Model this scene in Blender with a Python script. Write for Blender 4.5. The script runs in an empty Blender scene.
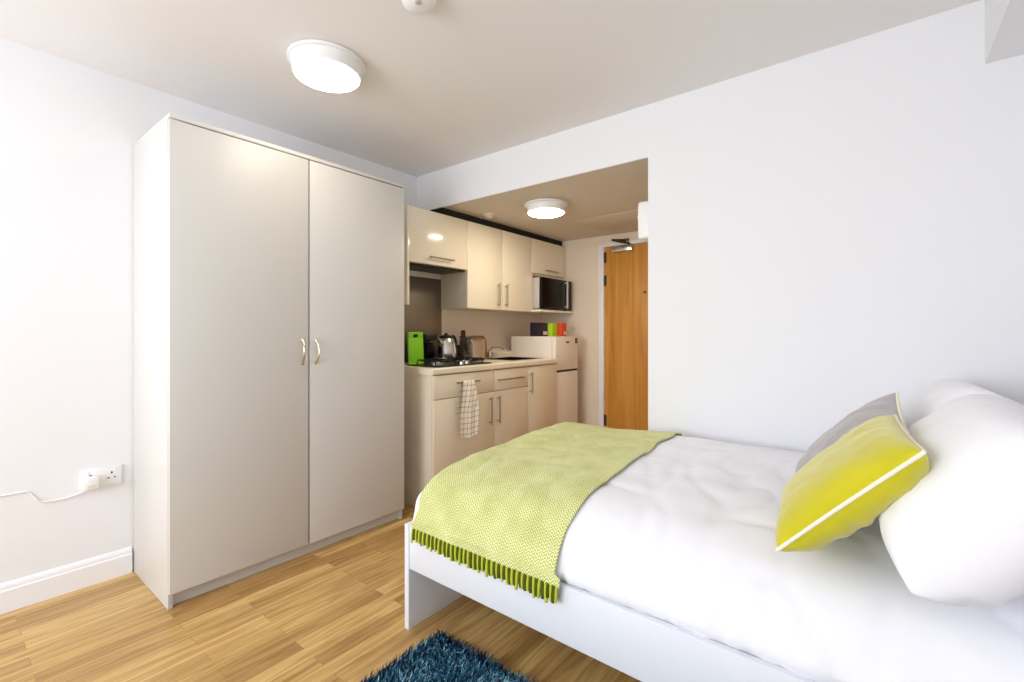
import bpy, bmesh, math, random
from mathutils import Vector, Matrix, noise, Quaternion
random.seed(7)
R = math.radians
scn = bpy.context.scene
col = scn.collection

# ------------------------------------------------------------------ materials
def lin(c):
    def f(v):
        v /= 255.0
        return v/12.92 if v <= 0.04045 else ((v+0.055)/1.055)**2.4
    return (f(c[0]), f(c[1]), f(c[2]), 1.0)

def mat(name, rgb, rough=0.5, metal=0.0, bump=0.0, bscale=200, var=0.0, vscale=6, coat=0.0, spec=0.5, sheen=0.0, emit=None, estr=0):
    m = bpy.data.materials.new(name); m.use_nodes = True
    nt = m.node_tree; b = nt.nodes['Principled BSDF']
    b.inputs['Base Color'].default_value = lin(rgb)
    b.inputs['Roughness'].default_value = rough
    b.inputs['Metallic'].default_value = metal
    b.inputs['Coat Weight'].default_value = coat
    b.inputs['Coat Roughness'].default_value = 0.05
    b.inputs['Specular IOR Level'].default_value = spec
    b.inputs['Sheen Weight'].default_value = sheen
    if emit:
        b.inputs['Emission Color'].default_value = emit
        b.inputs['Emission Strength'].default_value = estr
    tc = nt.nodes.new('ShaderNodeTexCoord')
    if bump > 0:
        n = nt.nodes.new('ShaderNodeTexNoise'); n.inputs['Scale'].default_value = bscale
        n.inputs['Detail'].default_value = 3
        bp = nt.nodes.new('ShaderNodeBump'); bp.inputs['Strength'].default_value = bump
        bp.inputs['Distance'].default_value = 0.002
        nt.links.new(tc.outputs['Object'], n.inputs['Vector'])
        nt.links.new(n.outputs['Fac'], bp.inputs['Height'])
        nt.links.new(bp.outputs['Normal'], b.inputs['Normal'])
    if var > 0:
        n = nt.nodes.new('ShaderNodeTexNoise'); n.inputs['Scale'].default_value = vscale
        n.inputs['Detail'].default_value = 4
        mx = nt.nodes.new('ShaderNodeMix'); mx.data_type = 'RGBA'
        mx.inputs[6].default_value = lin([c*(1-var) for c in rgb])
        mx.inputs[7].default_value = lin([min(255, c*(1+var)) for c in rgb])
        nt.links.new(tc.outputs['Object'], n.inputs['Vector'])
        nt.links.new(n.outputs['Fac'], mx.inputs[0])
        nt.links.new(mx.outputs[2], b.inputs['Base Color'])
    return m

def floor_mat():
    m = bpy.data.materials.new('oak_laminate'); m.use_nodes = True
    nt = m.node_tree; N = nt.nodes.new; L = nt.links.new
    b = nt.nodes['Principled BSDF']
    tc = N('ShaderNodeTexCoord')
    mp = N('ShaderNodeMapping'); mp.inputs['Rotation'].default_value = (0, 0, R(90))
    L(tc.outputs['Object'], mp.inputs['Vector'])
    br = N('ShaderNodeTexBrick')
    br.inputs['Scale'].default_value = 1.0
    br.inputs['Brick Width'].default_value = 0.62
    br.inputs['Row Height'].default_value = 0.065
    br.inputs['Mortar Size'].default_value = 0.0007
    br.inputs['Mortar Smooth'].default_value = 0.3
    br.inputs['Color1'].default_value = (0, 0, 0, 1); br.inputs['Color2'].default_value = (1, 1, 1, 1)
    br.inputs['Mortar'].default_value = (0.5, 0.5, 0.5, 1)
    br.offset = 0.37; br.offset_frequency = 2
    L(mp.outputs['Vector'], br.inputs['Vector'])
    cr = N('ShaderNodeValToRGB')
    e = cr.color_ramp.elements
    e[0].position = 0.0; e[0].color = lin((182, 143, 86))
    e[1].position = 1.0; e[1].color = lin((220, 184, 120))
    el = e.new(0.5); el.color = lin((203, 166, 103))
    L(br.outputs['Color'], cr.inputs['Fac'])
    mp2 = N('ShaderNodeMapping'); mp2.inputs['Scale'].default_value = (22, 1.4, 1)
    L(tc.outputs['Object'], mp2.inputs['Vector'])
    addv = N('ShaderNodeVectorMath'); addv.operation = 'MULTIPLY_ADD'
    addv.inputs[1].default_value = (7, 3, 5)
    L(br.outputs['Color'], addv.inputs[0]); L(mp2.outputs['Vector'], addv.inputs[2])
    n = N('ShaderNodeTexNoise'); n.inputs['Scale'].default_value = 2.2; n.inputs['Detail'].default_value = 6; n.inputs['Distortion'].default_value = 0.7
    L(addv.outputs[0], n.inputs['Vector'])
    cr2 = N('ShaderNodeValToRGB')
    cr2.color_ramp.elements[0].position = 0.3; cr2.color_ramp.elements[0].color = lin((196, 176, 150))
    cr2.color_ramp.elements[1].position = 0.62; cr2.color_ramp.elements[1].color = (1, 1, 1, 1)
    L(n.outputs['Fac'], cr2.inputs['Fac'])
    mx = N('ShaderNodeMix'); mx.data_type = 'RGBA'; mx.blend_type = 'MULTIPLY'; mx.inputs[0].default_value = 0.9
    L(cr.outputs['Color'], mx.inputs[6]); L(cr2.outputs['Color'], mx.inputs[7])
    mx2 = N('ShaderNodeMix'); mx2.data_type = 'RGBA'; mx2.inputs[7].default_value = lin((140, 100, 58))
    L(br.outputs['Fac'], mx2.inputs[0]); L(mx.outputs[2], mx2.inputs[6])
    L(mx2.outputs[2], b.inputs['Base Color'])
    b.inputs['Roughness'].default_value = 0.38
    return m

def wood_mat(name, c1, c2, c3, axis_scale=(9, 9, 0.55), rough=0.35):
    m = bpy.data.materials.new(name); m.use_nodes = True
    nt = m.node_tree; N = nt.nodes.new; L = nt.links.new
    b = nt.nodes['Principled BSDF']
    tc = N('ShaderNodeTexCoord'); mp = N('ShaderNodeMapping'); mp.inputs['Scale'].default_value = axis_scale
    L(tc.outputs['Object'], mp.inputs['Vector'])
    n = N('ShaderNodeTexNoise'); n.inputs['Scale'].default_value = 1.6; n.inputs['Detail'].default_value = 5; n.inputs['Distortion'].default_value = 0.9
    L(mp.outputs['Vector'], n.inputs['Vector'])
    cr = N('ShaderNodeValToRGB'); e = cr.color_ramp.elements
    e[0].position = 0.3; e[0].color = lin(c1); e[1].position = 0.7; e[1].color = lin(c3)
    e.new(0.5).color = lin(c2)
    L(n.outputs['Fac'], cr.inputs['Fac']); L(cr.outputs['Color'], b.inputs['Base Color'])
    b.inputs['Roughness'].default_value = rough
    return m

def weave_mat():
    """diagonal twill of lime and pale threads in the throw's own UVs (metres)"""
    m = bpy.data.materials.new('throw_weave'); m.use_nodes = True
    nt = m.node_tree; N = nt.nodes.new; L = nt.links.new
    b = nt.nodes['Principled BSDF']
    uv = N('ShaderNodeUVMap'); sp = N('ShaderNodeSeparateXYZ'); L(uv.outputs['UV'], sp.inputs[0])
    def math_(op, a, c=None):
        k = N('ShaderNodeMath'); k.operation = op
        for i, v in enumerate((a, c)):
            if v is None: continue
            if isinstance(v, (int, float)): k.inputs[i].default_value = v
            else: L(v, k.inputs[i])
        return k.outputs[0]
    nz = N('ShaderNodeTexNoise'); nz.inputs['Scale'].default_value = 30; L(uv.outputs['UV'], nz.inputs['Vector'])
    jit = math_('MULTIPLY', nz.outputs['Fac'], 0.004)
    zig = math_('MULTIPLY', math_('PINGPONG', math_('MULTIPLY', sp.outputs[0], 1/0.0105), 1.0), 0.012)
    s = math_('ADD', math_('ADD', sp.outputs[1], zig), jit)
    w = math_('SINE', math_('MULTIPLY', s, 2*math.pi/0.0105))
    f = math_('ADD', math_('MULTIPLY', w, 0.5), 0.5)
    cr = N('ShaderNodeValToRGB'); e = cr.color_ramp.elements
    e[0].position = 0.12; e[0].color = lin((176, 184, 84)); e[1].position = 0.75; e[1].color = lin((236, 236, 184))
    L(f, cr.inputs['Fac'])
    n2 = N('ShaderNodeTexNoise'); n2.inputs['Scale'].default_value = 9; L(uv.outputs['UV'], n2.inputs['Vector'])
    mx = N('ShaderNodeMix'); mx.data_type = 'RGBA'; mx.blend_type = 'MULTIPLY'; mx.inputs[0].default_value = 0.5
    cr3 = N('ShaderNodeValToRGB'); cr3.color_ramp.elements[0].color = lin((222, 222, 180)); cr3.color_ramp.elements[0].position = .35; cr3.color_ramp.elements[1].position = .6
    L(n2.outputs['Fac'], cr3.inputs['Fac'])
    L(cr.outputs['Color'], mx.inputs[6]); L(cr3.outputs['Color'], mx.inputs[7])
    L(mx.outputs[2], b.inputs['Base Color'])
    bp = N('ShaderNodeBump'); bp.inputs['Strength'].default_value = 0.6; bp.inputs['Distance'].default_value = 0.002
    L(f, bp.inputs['Height']); L(bp.outputs['Normal'], b.inputs['Normal'])
    b.inputs['Roughness'].default_value = 0.9; b.inputs['Sheen Weight'].default_value = 0.2
    b.inputs['Specular IOR Level'].default_value = 0.15
    return m

def check_mat():
    m = bpy.data.materials.new('tea_towel_check'); m.use_nodes = True
    nt = m.node_tree; N = nt.nodes.new; L = nt.links.new
    b = nt.nodes['Principled BSDF']
    uv = N('ShaderNodeUVMap'); sp = N('ShaderNodeSeparateXYZ'); L(uv.outputs['UV'], sp.inputs[0])
    def band(o, per, width):
        k = N('ShaderNodeMath'); k.operation = 'MULTIPLY'; k.inputs[1].default_value = 1/per; L(o, k.inputs[0])
        f = N('ShaderNodeMath'); f.operation = 'FRACT'; L(k.outputs[0], f.inputs[0])
        c = N('ShaderNodeMath'); c.operation = 'LESS_THAN'; c.inputs[1].default_value = width; L(f.outputs[0], c.inputs[0])
        return c.outputs[0]
    a1 = band(sp.outputs[0], 0.036, 0.16); a2 = band(sp.outputs[1], 0.036, 0.16)
    ad = N('ShaderNodeMath'); ad.operation = 'ADD'; L(a1, ad.inputs[0]); L(a2, ad.inputs[1])
    hv = N('ShaderNodeMath'); hv.operation = 'MULTIPLY'; hv.inputs[1].default_value = .5; L(ad.outputs[0], hv.inputs[0])
    cr = N('ShaderNodeValToRGB'); e = cr.color_ramp.elements
    e[0].color = lin((246, 242, 232)); e[1].color = lin((122, 104, 80)); e.new(.5).color = lin((206, 190, 160))
    L(hv.outputs[0], cr.inputs['Fac']); L(cr.outputs['Color'], b.inputs['Base Color'])
    b.inputs['Roughness'].default_value = 0.95
    return m

def pile_mat():
    m = bpy.data.materials.new('rug_pile'); m.use_nodes = True
    nt = m.node_tree; N = nt.nodes.new; L = nt.links.new
    b = nt.nodes['Principled BSDF']
    at = N('ShaderNodeAttribute'); at.attribute_name = 'tone'
    cr = N('ShaderNodeValToRGB'); e = cr.color_ramp.elements
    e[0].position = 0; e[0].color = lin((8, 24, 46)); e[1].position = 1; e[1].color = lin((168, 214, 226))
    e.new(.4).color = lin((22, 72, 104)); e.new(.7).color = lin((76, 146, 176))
    L(at.outputs['Fac'], cr.inputs['Fac']); L(cr.outputs['Color'], b.inputs['Base Color'])
    b.inputs['Roughness'].default_value = 0.6; b.inputs['Specular IOR Level'].default_value = .3
    return m

M = dict(
    wall=mat('white_paint', (236, 236, 239), .9, bump=.08, bscale=90),
    ceil=mat('ceiling_paint', (237, 235, 235), .95, bump=.06, bscale=90),
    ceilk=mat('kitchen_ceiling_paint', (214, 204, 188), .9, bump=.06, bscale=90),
    magnolia=mat('magnolia_paint', (236, 222, 204), .9, bump=.08, bscale=90),
    gap_shade=mat('gap_shade_black', (16, 14, 12), .8),  # near-black that paints the shade in the gap over the wall cupboards
    trim=mat('gloss_trim_paint', (240, 240, 243), .35),
    floor=floor_mat(),
    greige=mat('greige_melamine', (211, 209, 205), .42, bump=.03, bscale=400),
    edge=mat('greige_edging', (190, 182, 172), .5),
    pewter=mat('pewter', (196, 186, 156), .25, 1.0),
    cream=mat('cream_gloss_lacquer', (241, 233, 212), .18, coat=.6),
    base=mat('cream_satin_lacquer', (228, 215, 192), .3, coat=.2),
    carc=mat('cream_carcass', (226, 215, 194), .5),
    wtop=mat('cream_worktop', (232, 222, 198), .3, var=.02, vscale=60),
    steel=mat('brushed_steel', (205, 203, 200), .24, 1.0),
    bar=mat('handle_steel', (176, 168, 152), .3, 1.0),
    chrome=mat('chrome', (225, 225, 225), .1, 1.0),
    splash=mat('splashback_steel', (136, 126, 112), .42, 0.75, var=.05, vscale=3),
    black=mat('black_plastic', (18, 17, 20), .3),
    blackm=mat('black_enamel', (10, 10, 12), .3, spec=.25),
    glass=mat('dark_glass', (4, 4, 5), .25, spec=.15),
    white=mat('white_plastic', (240, 240, 240), .35),
    fridge=mat('fridge_enamel', (238, 230, 218), .3),
    silver=mat('silver_plastic', (205, 200, 195), .35, .3),
    green=mat('green_plastic', (134, 208, 34), .4),
    lime=mat('lime_card', (176, 216, 38), .6),
    red=mat('red_card', (224, 70, 30), .6),
    dark=mat('dark_card', (34, 22, 40), .5),
    label=mat('pale_label', (226, 196, 200), .6),
    oakdoor=wood_mat('oak_door', (184, 122, 44), (202, 142, 62), (214, 156, 78)),
    board=wood_mat('wooden_board', (138, 96, 48), (158, 112, 60), (176, 130, 76), (30, 3, 3)),
    lamp=mat('lamp_diffuser', (255, 250, 240), .4, emit=(1, .90, .76, 1), estr=13),
    lampk=mat('kitchen_lamp_diffuser', (255, 245, 225), .4, emit=(1, .86, .68, 1), estr=42),
    bedw=mat('white_bed_lacquer', (226, 229, 236), .3),
    duvet=mat('white_cotton', (236, 236, 242), .9, bump=.1, bscale=500, sheen=.1, spec=.2),
    linen=mat('white_pillowcase', (240, 240, 245), .9, bump=.08, bscale=500, sheen=.1, spec=.2),
    weave=weave_mat(),
    tlime=mat('lime_yarn', (188, 198, 66), .9, bump=.4, bscale=300, spec=.1),
    tolive=mat('olive_yarn', (84, 88, 22), .95, bump=.4, bscale=300, spec=.1),
    yellow=mat('chartreuse_velvet', (198, 189, 24), .75, sheen=.5, bump=.1, bscale=120, var=.05, vscale=9, spec=.2),
    grey=mat('grey_velvet', (168, 164, 164), .8, sheen=.4, bump=.1, bscale=120, var=.05, vscale=9, spec=.2),
    piping=mat('cream_piping', (240, 234, 214), .8),
    towel=check_mat(),
    pile=pile_mat(),
    backing=mat('rug_backing', (14, 30, 46), .95),
    pane=mat('window_pane', (235, 242, 245), .05),
    frame=mat('window_frame', (240, 240, 240), .4),
    steelblk=mat('dark_hinge', (92, 80, 62), .4, .8),
    beige=mat('beige_plastic', (226, 214, 200), .5),
    grill=mat('grey_filter', (168, 158, 140), .5, .4),
)

# ------------------------------------------------------------------ mesh helpers
def nb(): return bmesh.new()

def add_box(bm, x0, x1, y0, y1, z0, z1, bev=0.0, seg=2):
    vs = [bm.verts.new((x, y, z)) for x in (x0, x1) for y in (y0, y1) for z in (z0, z1)]
    q = [(0, 1, 3, 2), (4, 6, 7, 5), (0, 4, 5, 1), (2, 3, 7, 6), (0, 2, 6, 4), (1, 5, 7, 3)]
    fs = [bm.faces.new([vs[i] for i in f]) for f in q]
    if bev > 0:
        es = list({e for f in fs for e in f.edges})
        bmesh.ops.bevel(bm, geom=es, offset=bev, segments=seg, profile=.5, affect='EDGES')
    return bm

def box(*a, **k): return add_box(nb(), *a, **k)

def add_prism(bm, pts, axis, a, b):
    """extrude a closed 2-D outline along an axis; pts are the other two coordinates in order"""
    def P(p, t):
        if axis == 'x': return (t, p[0], p[1])
        if axis == 'y': return (p[0], t, p[1])
        return (p[0], p[1], t)
    v0 = [bm.verts.new(P(p, a)) for p in pts]; v1 = [bm.verts.new(P(p, b)) for p in pts]
    n = len(pts)
    bm.faces.new(v0[::-1]); bm.faces.new(v1)
    for i in range(n): bm.faces.new((v0[i], v0[(i+1) % n], v1[(i+1) % n], v1[i]))
    bmesh.ops.recalc_face_normals(bm, faces=bm.faces[:])
    return bm

def rrect(x0, x1, y0, y1, r, n=6, corners=(1, 1, 1, 1)):
    out = []
    for k, (cx, cy, a0) in enumerate(((x1-r, y1-r, 0), (x0+r, y1-r, 90), (x0+r, y0+r, 180), (x1-r, y0+r, 270))):
        if corners[k]:
            for i in range(n+1):
                a = R(a0+90*i/n); out.append((cx+r*math.cos(a), cy+r*math.sin(a)))
        else:
            out.append(((x1, x0, x0, x1)[k], (y1, y1, y0, y0)[k]))
    return out

def add_lathe(bm, prof, c, n=32, axis='z'):
    rings = []
    for r, h in prof:
        ring = []
        for i in range(n):
            a = 2*math.pi*i/n
            p = (r*math.cos(a), r*math.sin(a), h)
            if axis == 'x': p = (p[2], p[0], p[1])
            if axis == 'y': p = (p[0], p[2], p[1])
            ring.append(bm.verts.new((c[0]+p[0], c[1]+p[1], c[2]+p[2])))
        rings.append(ring)
    for a, b in zip(rings, rings[1:]):
        for i in range(n): bm.faces.new((a[i], a[(i+1) % n], b[(i+1) % n], b[i]))
    bm.faces.new(rings[0][::-1]); bm.faces.new(rings[-1])
    bmesh.ops.recalc_face_normals(bm, faces=bm.faces[:])
    return bm

def add_tube(bm, pts, r, n=8, closed=False):
    pts = [Vector(p) for p in pts]; m = len(pts)
    rr = r if isinstance(r, (list, tuple)) else [r]*m
    rings = []; ref = None
    for i, p in enumerate(pts):
        if closed: t = pts[(i+1) % m]-pts[i-1]
        else: t = pts[min(i+1, m-1)]-pts[max(i-1, 0)]
        t.normalize()
        if ref is None:
            ref = t.orthogonal().normalized()
        else:
            ref = (ref-t*ref.dot(t))
            ref = ref.normalized() if ref.length > 1e-6 else t.orthogonal().normalized()
        bi = t.cross(ref)
        rings.append([bm.verts.new(p+(ref*math.cos(2*math.pi*k/n)+bi*math.sin(2*math.pi*k/n))*rr[i]) for k in range(n)])
    pr = list(zip(rings, rings[1:]))
    if closed: pr.append((rings[-1], rings[0]))
    for a, b in pr:
        for k in range(n): bm.faces.new((a[k], a[(k+1) % n], b[(k+1) % n], b[k]))
    if not closed:
        bm.faces.new(rings[0][::-1]); bm.faces.new(rings[-1])
    bmesh.ops.recalc_face_normals(bm, faces=bm.faces[:])
    return bm

def smooth_path(pts, sub=6, closed=False):
    P = [Vector(p) for p in pts]; n = len(P); out = []
    rng = n if closed else n-1
    for i in range(rng):
        p0 = P[(i-1) % n] if closed or i > 0 else P[0]
        p1 = P[i]; p2 = P[(i+1) % n]; p3 = P[(i+2) % n] if closed or i+2 < n else P[-1]
        for k in range(sub):
            t = k/sub
            out.append(.5*((2*p1)+(p2-p0)*t+(2*p0-5*p1+4*p2-p3)*t*t+(3*p1-p0-3*p2+p3)*t**3))
    if not closed: out.append(P[-1])
    return out

def tag(o, label=None, cat=None, group=None, kind=None):
    if label: o['label'] = label
    if cat: o['category'] = cat
    if group: o['group'] = group
    if kind: o['kind'] = kind
    return o

def root_of(o):
    while o.parent: o = o.parent
    return o

def obj(name, bm, m, parent=None, at=None, ang=32):
    """link ONE mesh object; bm is in world coordinates, the mesh is stored about its thing's base"""
    me = bpy.data.meshes.new(name)
    off = Vector(at) if at else Vector((0, 0, 0))
    if parent: off = Vector(root_of(parent).location)
    bm.normal_update()
    bmesh.ops.translate(bm, verts=bm.verts[:], vec=-off)
    bm.to_mesh(me); bm.free()
    for p in me.polygons: p.use_smooth = True
    try: me.set_sharp_from_angle(angle=R(ang))
    except Exception: pass
    if m: me.materials.append(m)
    o = bpy.data.objects.new(name, me); col.objects.link(o)
    if parent: o.parent = parent
    elif at: o.location = off
    return o

def thing(name, loc, label, cat, group=None):
    o = bpy.data.objects.new(name, None); col.objects.link(o)
    o.empty_display_size = .05
    o.location = loc
    return tag(o, label, cat, group)

def struct(name, bm, m, parent=None):
    o = obj(name, bm, m, parent)
    if not parent: o['kind'] = 'structure'
    return o

# ------------------------------------------------------------------ the room
XL, XR = -2.80, 0.52
YB, YH, YE = -2.10, 2.36, 4.03
ZC, ZK = 2.334, 2.058
XJ = -0.955
T = 0.12

struct('floor', box(XL-T, XR+T, YB-T, YE+T, -0.1, 0), M['floor'])
struct('ceiling', box(XL-T, XR+T, YB-T, YH+.02, ZC, ZC+.1), M['ceil'])
struct('wall_left', box(XL-T, XL, YB-T, YH, 0, ZC), M['wall'])
bm = box(XL-T, XL, YH, YE+T, 0, ZK+.1)
struct('wall_kitchen', bm, M['magnolia'])
struct('wall_right', box(XR, XR+T, YB-T, YH, 0, ZC), M['wall'])
bm = nb(); add_box(bm, XJ, XR+T, YH, YH+T, 0, ZC)           # the wall behind the bed
add_box(bm, XJ, XJ+T, YH+T, YE+T, 0, ZC)                    # its return along the passage
struct('wall_bedside', bm, M['wall'])
struct('wall_header', box(XL, XJ, YH, YH+.012, ZK, ZC), M['wall'])
struct('ceiling_kitchen', box(XL, XJ, YH+.012, YE, ZK, ZK+.1), M['ceilk'])
# end wall with the doorway
DX0, DX1, DZ = -2.065, -1.275, 1.945
bm = nb(); add_box(bm, XL, DX0-.03, YE, YE+T, 0, ZK); add_box(bm, DX1+.03, XJ, YE, YE+T, 0, ZK)
add_box(bm, DX0-.03, DX1+.03, YE, YE+T, DZ+.03, ZK)
struct('wall_end', bm, M['magnolia'])
# back wall with the window that lights the room
WX0, WX1, WZ0, WZ1 = -2.62, -0.50, 0.75, 2.10
bm = nb(); add_box(bm, XL, WX0, YB-T, YB, 0, ZC); add_box(bm, WX1, XR, YB-T, YB, 0, ZC)
add_box(bm, WX0, WX1, YB-T, YB, 0, WZ0); add_box(bm, WX0, WX1, YB-T, YB, WZ1, ZC)
struct('wall_back', bm, M['wall'])
w = struct('window_1', box(WX0, WX1, YB-.075, YB-.069, WZ0, WZ1), M['pane'])
pt = M['pane'].node_tree.nodes['Principled BSDF']; pt.inputs['Transmission Weight'].default_value = 1.0
bm = nb(); f = .05
add_box(bm, WX0, WX1, YB-.1, YB-.045, WZ0, WZ0+f); add_box(bm, WX0, WX1, YB-.1, YB-.045, WZ1-f, WZ1)
for x in (WX0, WX0+(WX1-WX0)/3-f/2, WX0+2*(WX1-WX0)/3-f/2, WX1-f): add_box(bm, x, x+f, YB-.1, YB-.045, WZ0+f, WZ1-f)
struct('window_frame', bm, M['frame'], w)
struct('window_sill', box(WX0-.04, WX1+.04, YB-.05, YB+.06, WZ0-.03, WZ0, bev=.004), M['trim'], w)

# skirting with a moulded top
def skirting(name, pts_yz, axis, a, b):
    bm = add_prism(nb(), pts_yz, axis, a, b); return struct(name, bm, M['trim'])
prof = [(XL, 0), (XL+.018, 0), (XL+.018, .088), (XL+.0135, .094), (XL+.0135, .102), (XL+.009, .112), (XL+.004, .118), (XL, .118)]
skirting('baseboard_left', prof, 'y', YB, .615)
profb = [(YH, 0), (YH-.018, 0), (YH-.018, .094), (YH-.009, .112), (YH-.004, .118), (YH, .118)]
skirting('baseboard_bedside', profb, 'x', XJ, XR)
# boxed-in beam at the right
struct('trim_1', box(.295, XR, YB, YH, 2.10, ZC), M['wall'])
# loft-style access hatch in the kitchen ceiling, a thin flush panel
o = struct('trim_2', box(-1.98, -1.42, 3.32, 3.80, ZK-.004, ZK, bev=.002), M['ceilk'])

# ------------------------------------------------------------------ the door in the end wall
d = struct('door_1', box(DX0, DX1, YE+.012, YE+.052, .006, DZ, bev=.002), M['oakdoor'])
bm = nb(); fw = .035
add_box(bm, DX0-fw-.02, DX0-.002, YE-.012, YE+T, 0, DZ+.002, bev=.003)
add_box(bm, DX1+.002, DX1+fw+.02, YE-.012, YE+T, 0, DZ+.002, bev=.003)
add_box(bm, DX0-fw-.02, DX1+fw+.02, YE-.012, YE+T, DZ+.0025, DZ+fw, bev=.003)
struct('door_frame', bm, M['trim'], d)
for z in (1.80, 1.58, .25):
    bm = nb(); add_lathe(bm, [(.007, 0), (.007, .1)], (DX0-.001, YE+.004, z), 10)
    add_box(bm, DX0-.001, DX0+.02, YE+.008, YE+.0125, z, z+.1)
    struct('hinge', bm, M['steelblk'], d)
bm = nb()
add_lathe(bm, [(.0, 0), (.024, .001), (.024, .008), (.0, .009)], (DX1-.06, YE+.004, 1.0), 20, 'y')
add_tube(bm, [(DX1-.06, YE+.005, 1.0), (DX1-.06, YE-.045, 1.0), (DX1-.075, YE-.05, 1.0), (DX1-.18, YE-.05, 1.0)], .009, 10)
struct('door_handle', bm, M['steel'], d)
struct('peephole', add_lathe(nb(), [(.0, 0), (.012, .001), (.012, .006), (.0, .008)], (DX0+.40, YE+.004, 1.50), 16, 'y'), M['steelblk'], d)

dc = thing('door_closer', (DX0+.16, YE, 1.86), 'grey metal door closer with folded arm at the top of the oak door', 'door closer')
obj('body', box(DX0+.10, DX0+.295, YE-.04, YE+.012, 1.885, 1.937, bev=.006), M['steel'], dc)
bm = nb(); add_tube(bm, [(DX0+.26, YE-.02, 1.937), (DX0+.26, YE-.02, 1.957)], .012, 12)
add_tube(bm, [(DX0+.26, YE-.02, 1.955), (DX0+.20, YE-.09, 1.965), (DX0+.15, YE-.14, 1.978)], .011, 8)
add_tube(bm, [(DX0+.15, YE-.14, 1.978), (DX0+.18, YE-.08, 1.983), (DX0+.215, YE-.012, 1.988)], .010, 8)
add_box(bm, DX0+.18, DX0+.26, YE-.022, YE-.0005-.012, 1.975, 2.0, bev=.002)
obj('arm', bm, M['steelblk'], dc)

# white box on the passage wall just behind the corner
wb = thing('wall_box', (XJ-.04, 2.5, 1.64), 'small white plastic box on the passage wall, peeping round the white corner beside the door', 'wall box')
obj('casing', box(XJ-.078, XJ, 2.40, 2.62, 1.642, 1.845, bev=.016, seg=3), M['white'], wb)
obj('latch', box(XJ-.088, XJ-.076, 2.42, 2.45, 1.762, 1.772, bev=.002), M['silver'], wb)

# ------------------------------------------------------------------ ceiling lamps and detectors
def ceiling_lamp(x, y, z, r, label, m):
    t = thing('ceiling_light', (x, y, z), label, 'ceiling light', 'round ceiling lights')
    obj('ring', add_lathe(nb(), [(r, 0), (r+.012, -.004), (r+.012, -.014), (r, -.018), (r-.006, -.03), (r-.008, -.062), (r-.016, -.066)], (x, y, z), 56), M['white'], t)
    rr = r-.016
    obj('diffuser', add_lathe(nb(), [(rr, -.060), (rr+.001, -.068), (rr-.012, -.074), (rr*.7, -.0765), (.01, -.078)], (x, y, z), 56), m, t)
    return t
ceiling_lamp(-1.915, 1.106, ZC, .150, 'round white ceiling light over the room, in front of the tall wardrobe', M['lamp'])
ceiling_lamp(-1.878, 2.768, ZK, .142, 'round white ceiling light under the low kitchen ceiling', M['lampk'])
t = thing('smoke_alarm', (-1.285, 1.09, ZC), 'round white smoke alarm on the ceiling at the top edge of the photo', 'smoke alarm')
obj('casing', add_lathe(nb(), [(.062, 0), (.062, -.012), (.056, -.030), (.040, -.042), (.012, -.045)], (-1.285, 1.09, ZC), 32), M['white'], t)
obj('test_button', add_lathe(nb(), [(.011, -.040), (.011, -.0475), (.006, -.049)], (-1.262, 1.07, ZC), 16), M['silver'], t)
t = thing('heat_detector', (-2.386, 2.73, ZK), 'tiny cream detector on the kitchen ceiling above the wall cupboards', 'detector')
obj('base', add_lathe(nb(), [(.045, 0), (.045, -.010), (.032, -.016)], (-2.386, 2.73, ZK), 24), M['beige'], t)
obj('sensor', add_lathe(nb(), [(.026, -.014), (.024, -.028), (.010, -.034)], (-2.386, 2.73, ZK), 20), M['beige'], t)

# ------------------------------------------------------------------ wardrobe
WY0, WY1, WZT = .622, 1.816, 2.035
wx0, wx1, wxf = XL+.004, -2.290, -2.270
wd = thing('wardrobe', ((wx0+wxf)/2, (WY0+WY1)/2, 0), 'tall two-door greige wardrobe with pewter bow handles against the left wall', 'wardrobe')
obj('side_panel', box(wx0, wx1, WY0, WY0+.018, 0, WZT-.018, bev=.001), M['greige'], wd)
obj('side_panel', box(wx0, wx1, WY1-.018, WY1, 0, WZT-.018, bev=.001), M['greige'], wd)
obj('top_panel', box(wx0, wxf, WY0, WY1, WZT-.018, WZT, bev=.001), M['greige'], wd)
obj('back_panel', box(wx0, wx0+.008, WY0+.018, WY1-.018, .07, WZT-.018), M['greige'], wd)
obj('bottom_panel', box(wx0+.008, wx1, WY0+.018, WY1-.018, .062, .078), M['greige'], wd)
obj('plinth', box(wx1-.045, wx1-.027, WY0+.018, WY1-.018, 0, .062), M['greige'], wd)
ymid = 1.2135
def bow(bm, x, y, z0, z1, s):
    """bow handle standing off a door in plane x, leaf-shaped ends"""
    zm = (z0+z1)/2; h = (z1-z0)/2
    path = smooth_path([(x+.001, y, z1), (x+.012, y+s*.002, z1-.012), (x+.024, y+s*.004, zm+h*.45), (x+.028, y+s*.005, zm), (x+.024, y+s*.004, zm-h*.45), (x+.012, y+s*.002, z0+.012), (x+.001, y, z0)], 5)
    n = len(path); rr = [.0035+.0035*abs(2*i/(n-1)-1)**1.5 for i in range(n)]
    add_tube(bm, path, rr, 10)
    for z in (z0, z1): add_lathe(bm, [(.008, 0), (.008, .002), (.004, .006)], (x, y, z), 14, 'x')
    return bm
for y0, y1, hy, s in ((WY0+.001, ymid-.0036, ymid-.035, -1), (ymid+.0036, WY1-.001, ymid+.034, 1)):
    dd = obj('door', box(wx1+.002, wxf, y0, y1, 0.066, WZT-.0240, bev=.0012), M['greige'], wd)
    obj('door_handle', bow(nb(), wxf, hy, .982, 1.098, s), M['pewter'], dd)

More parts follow.
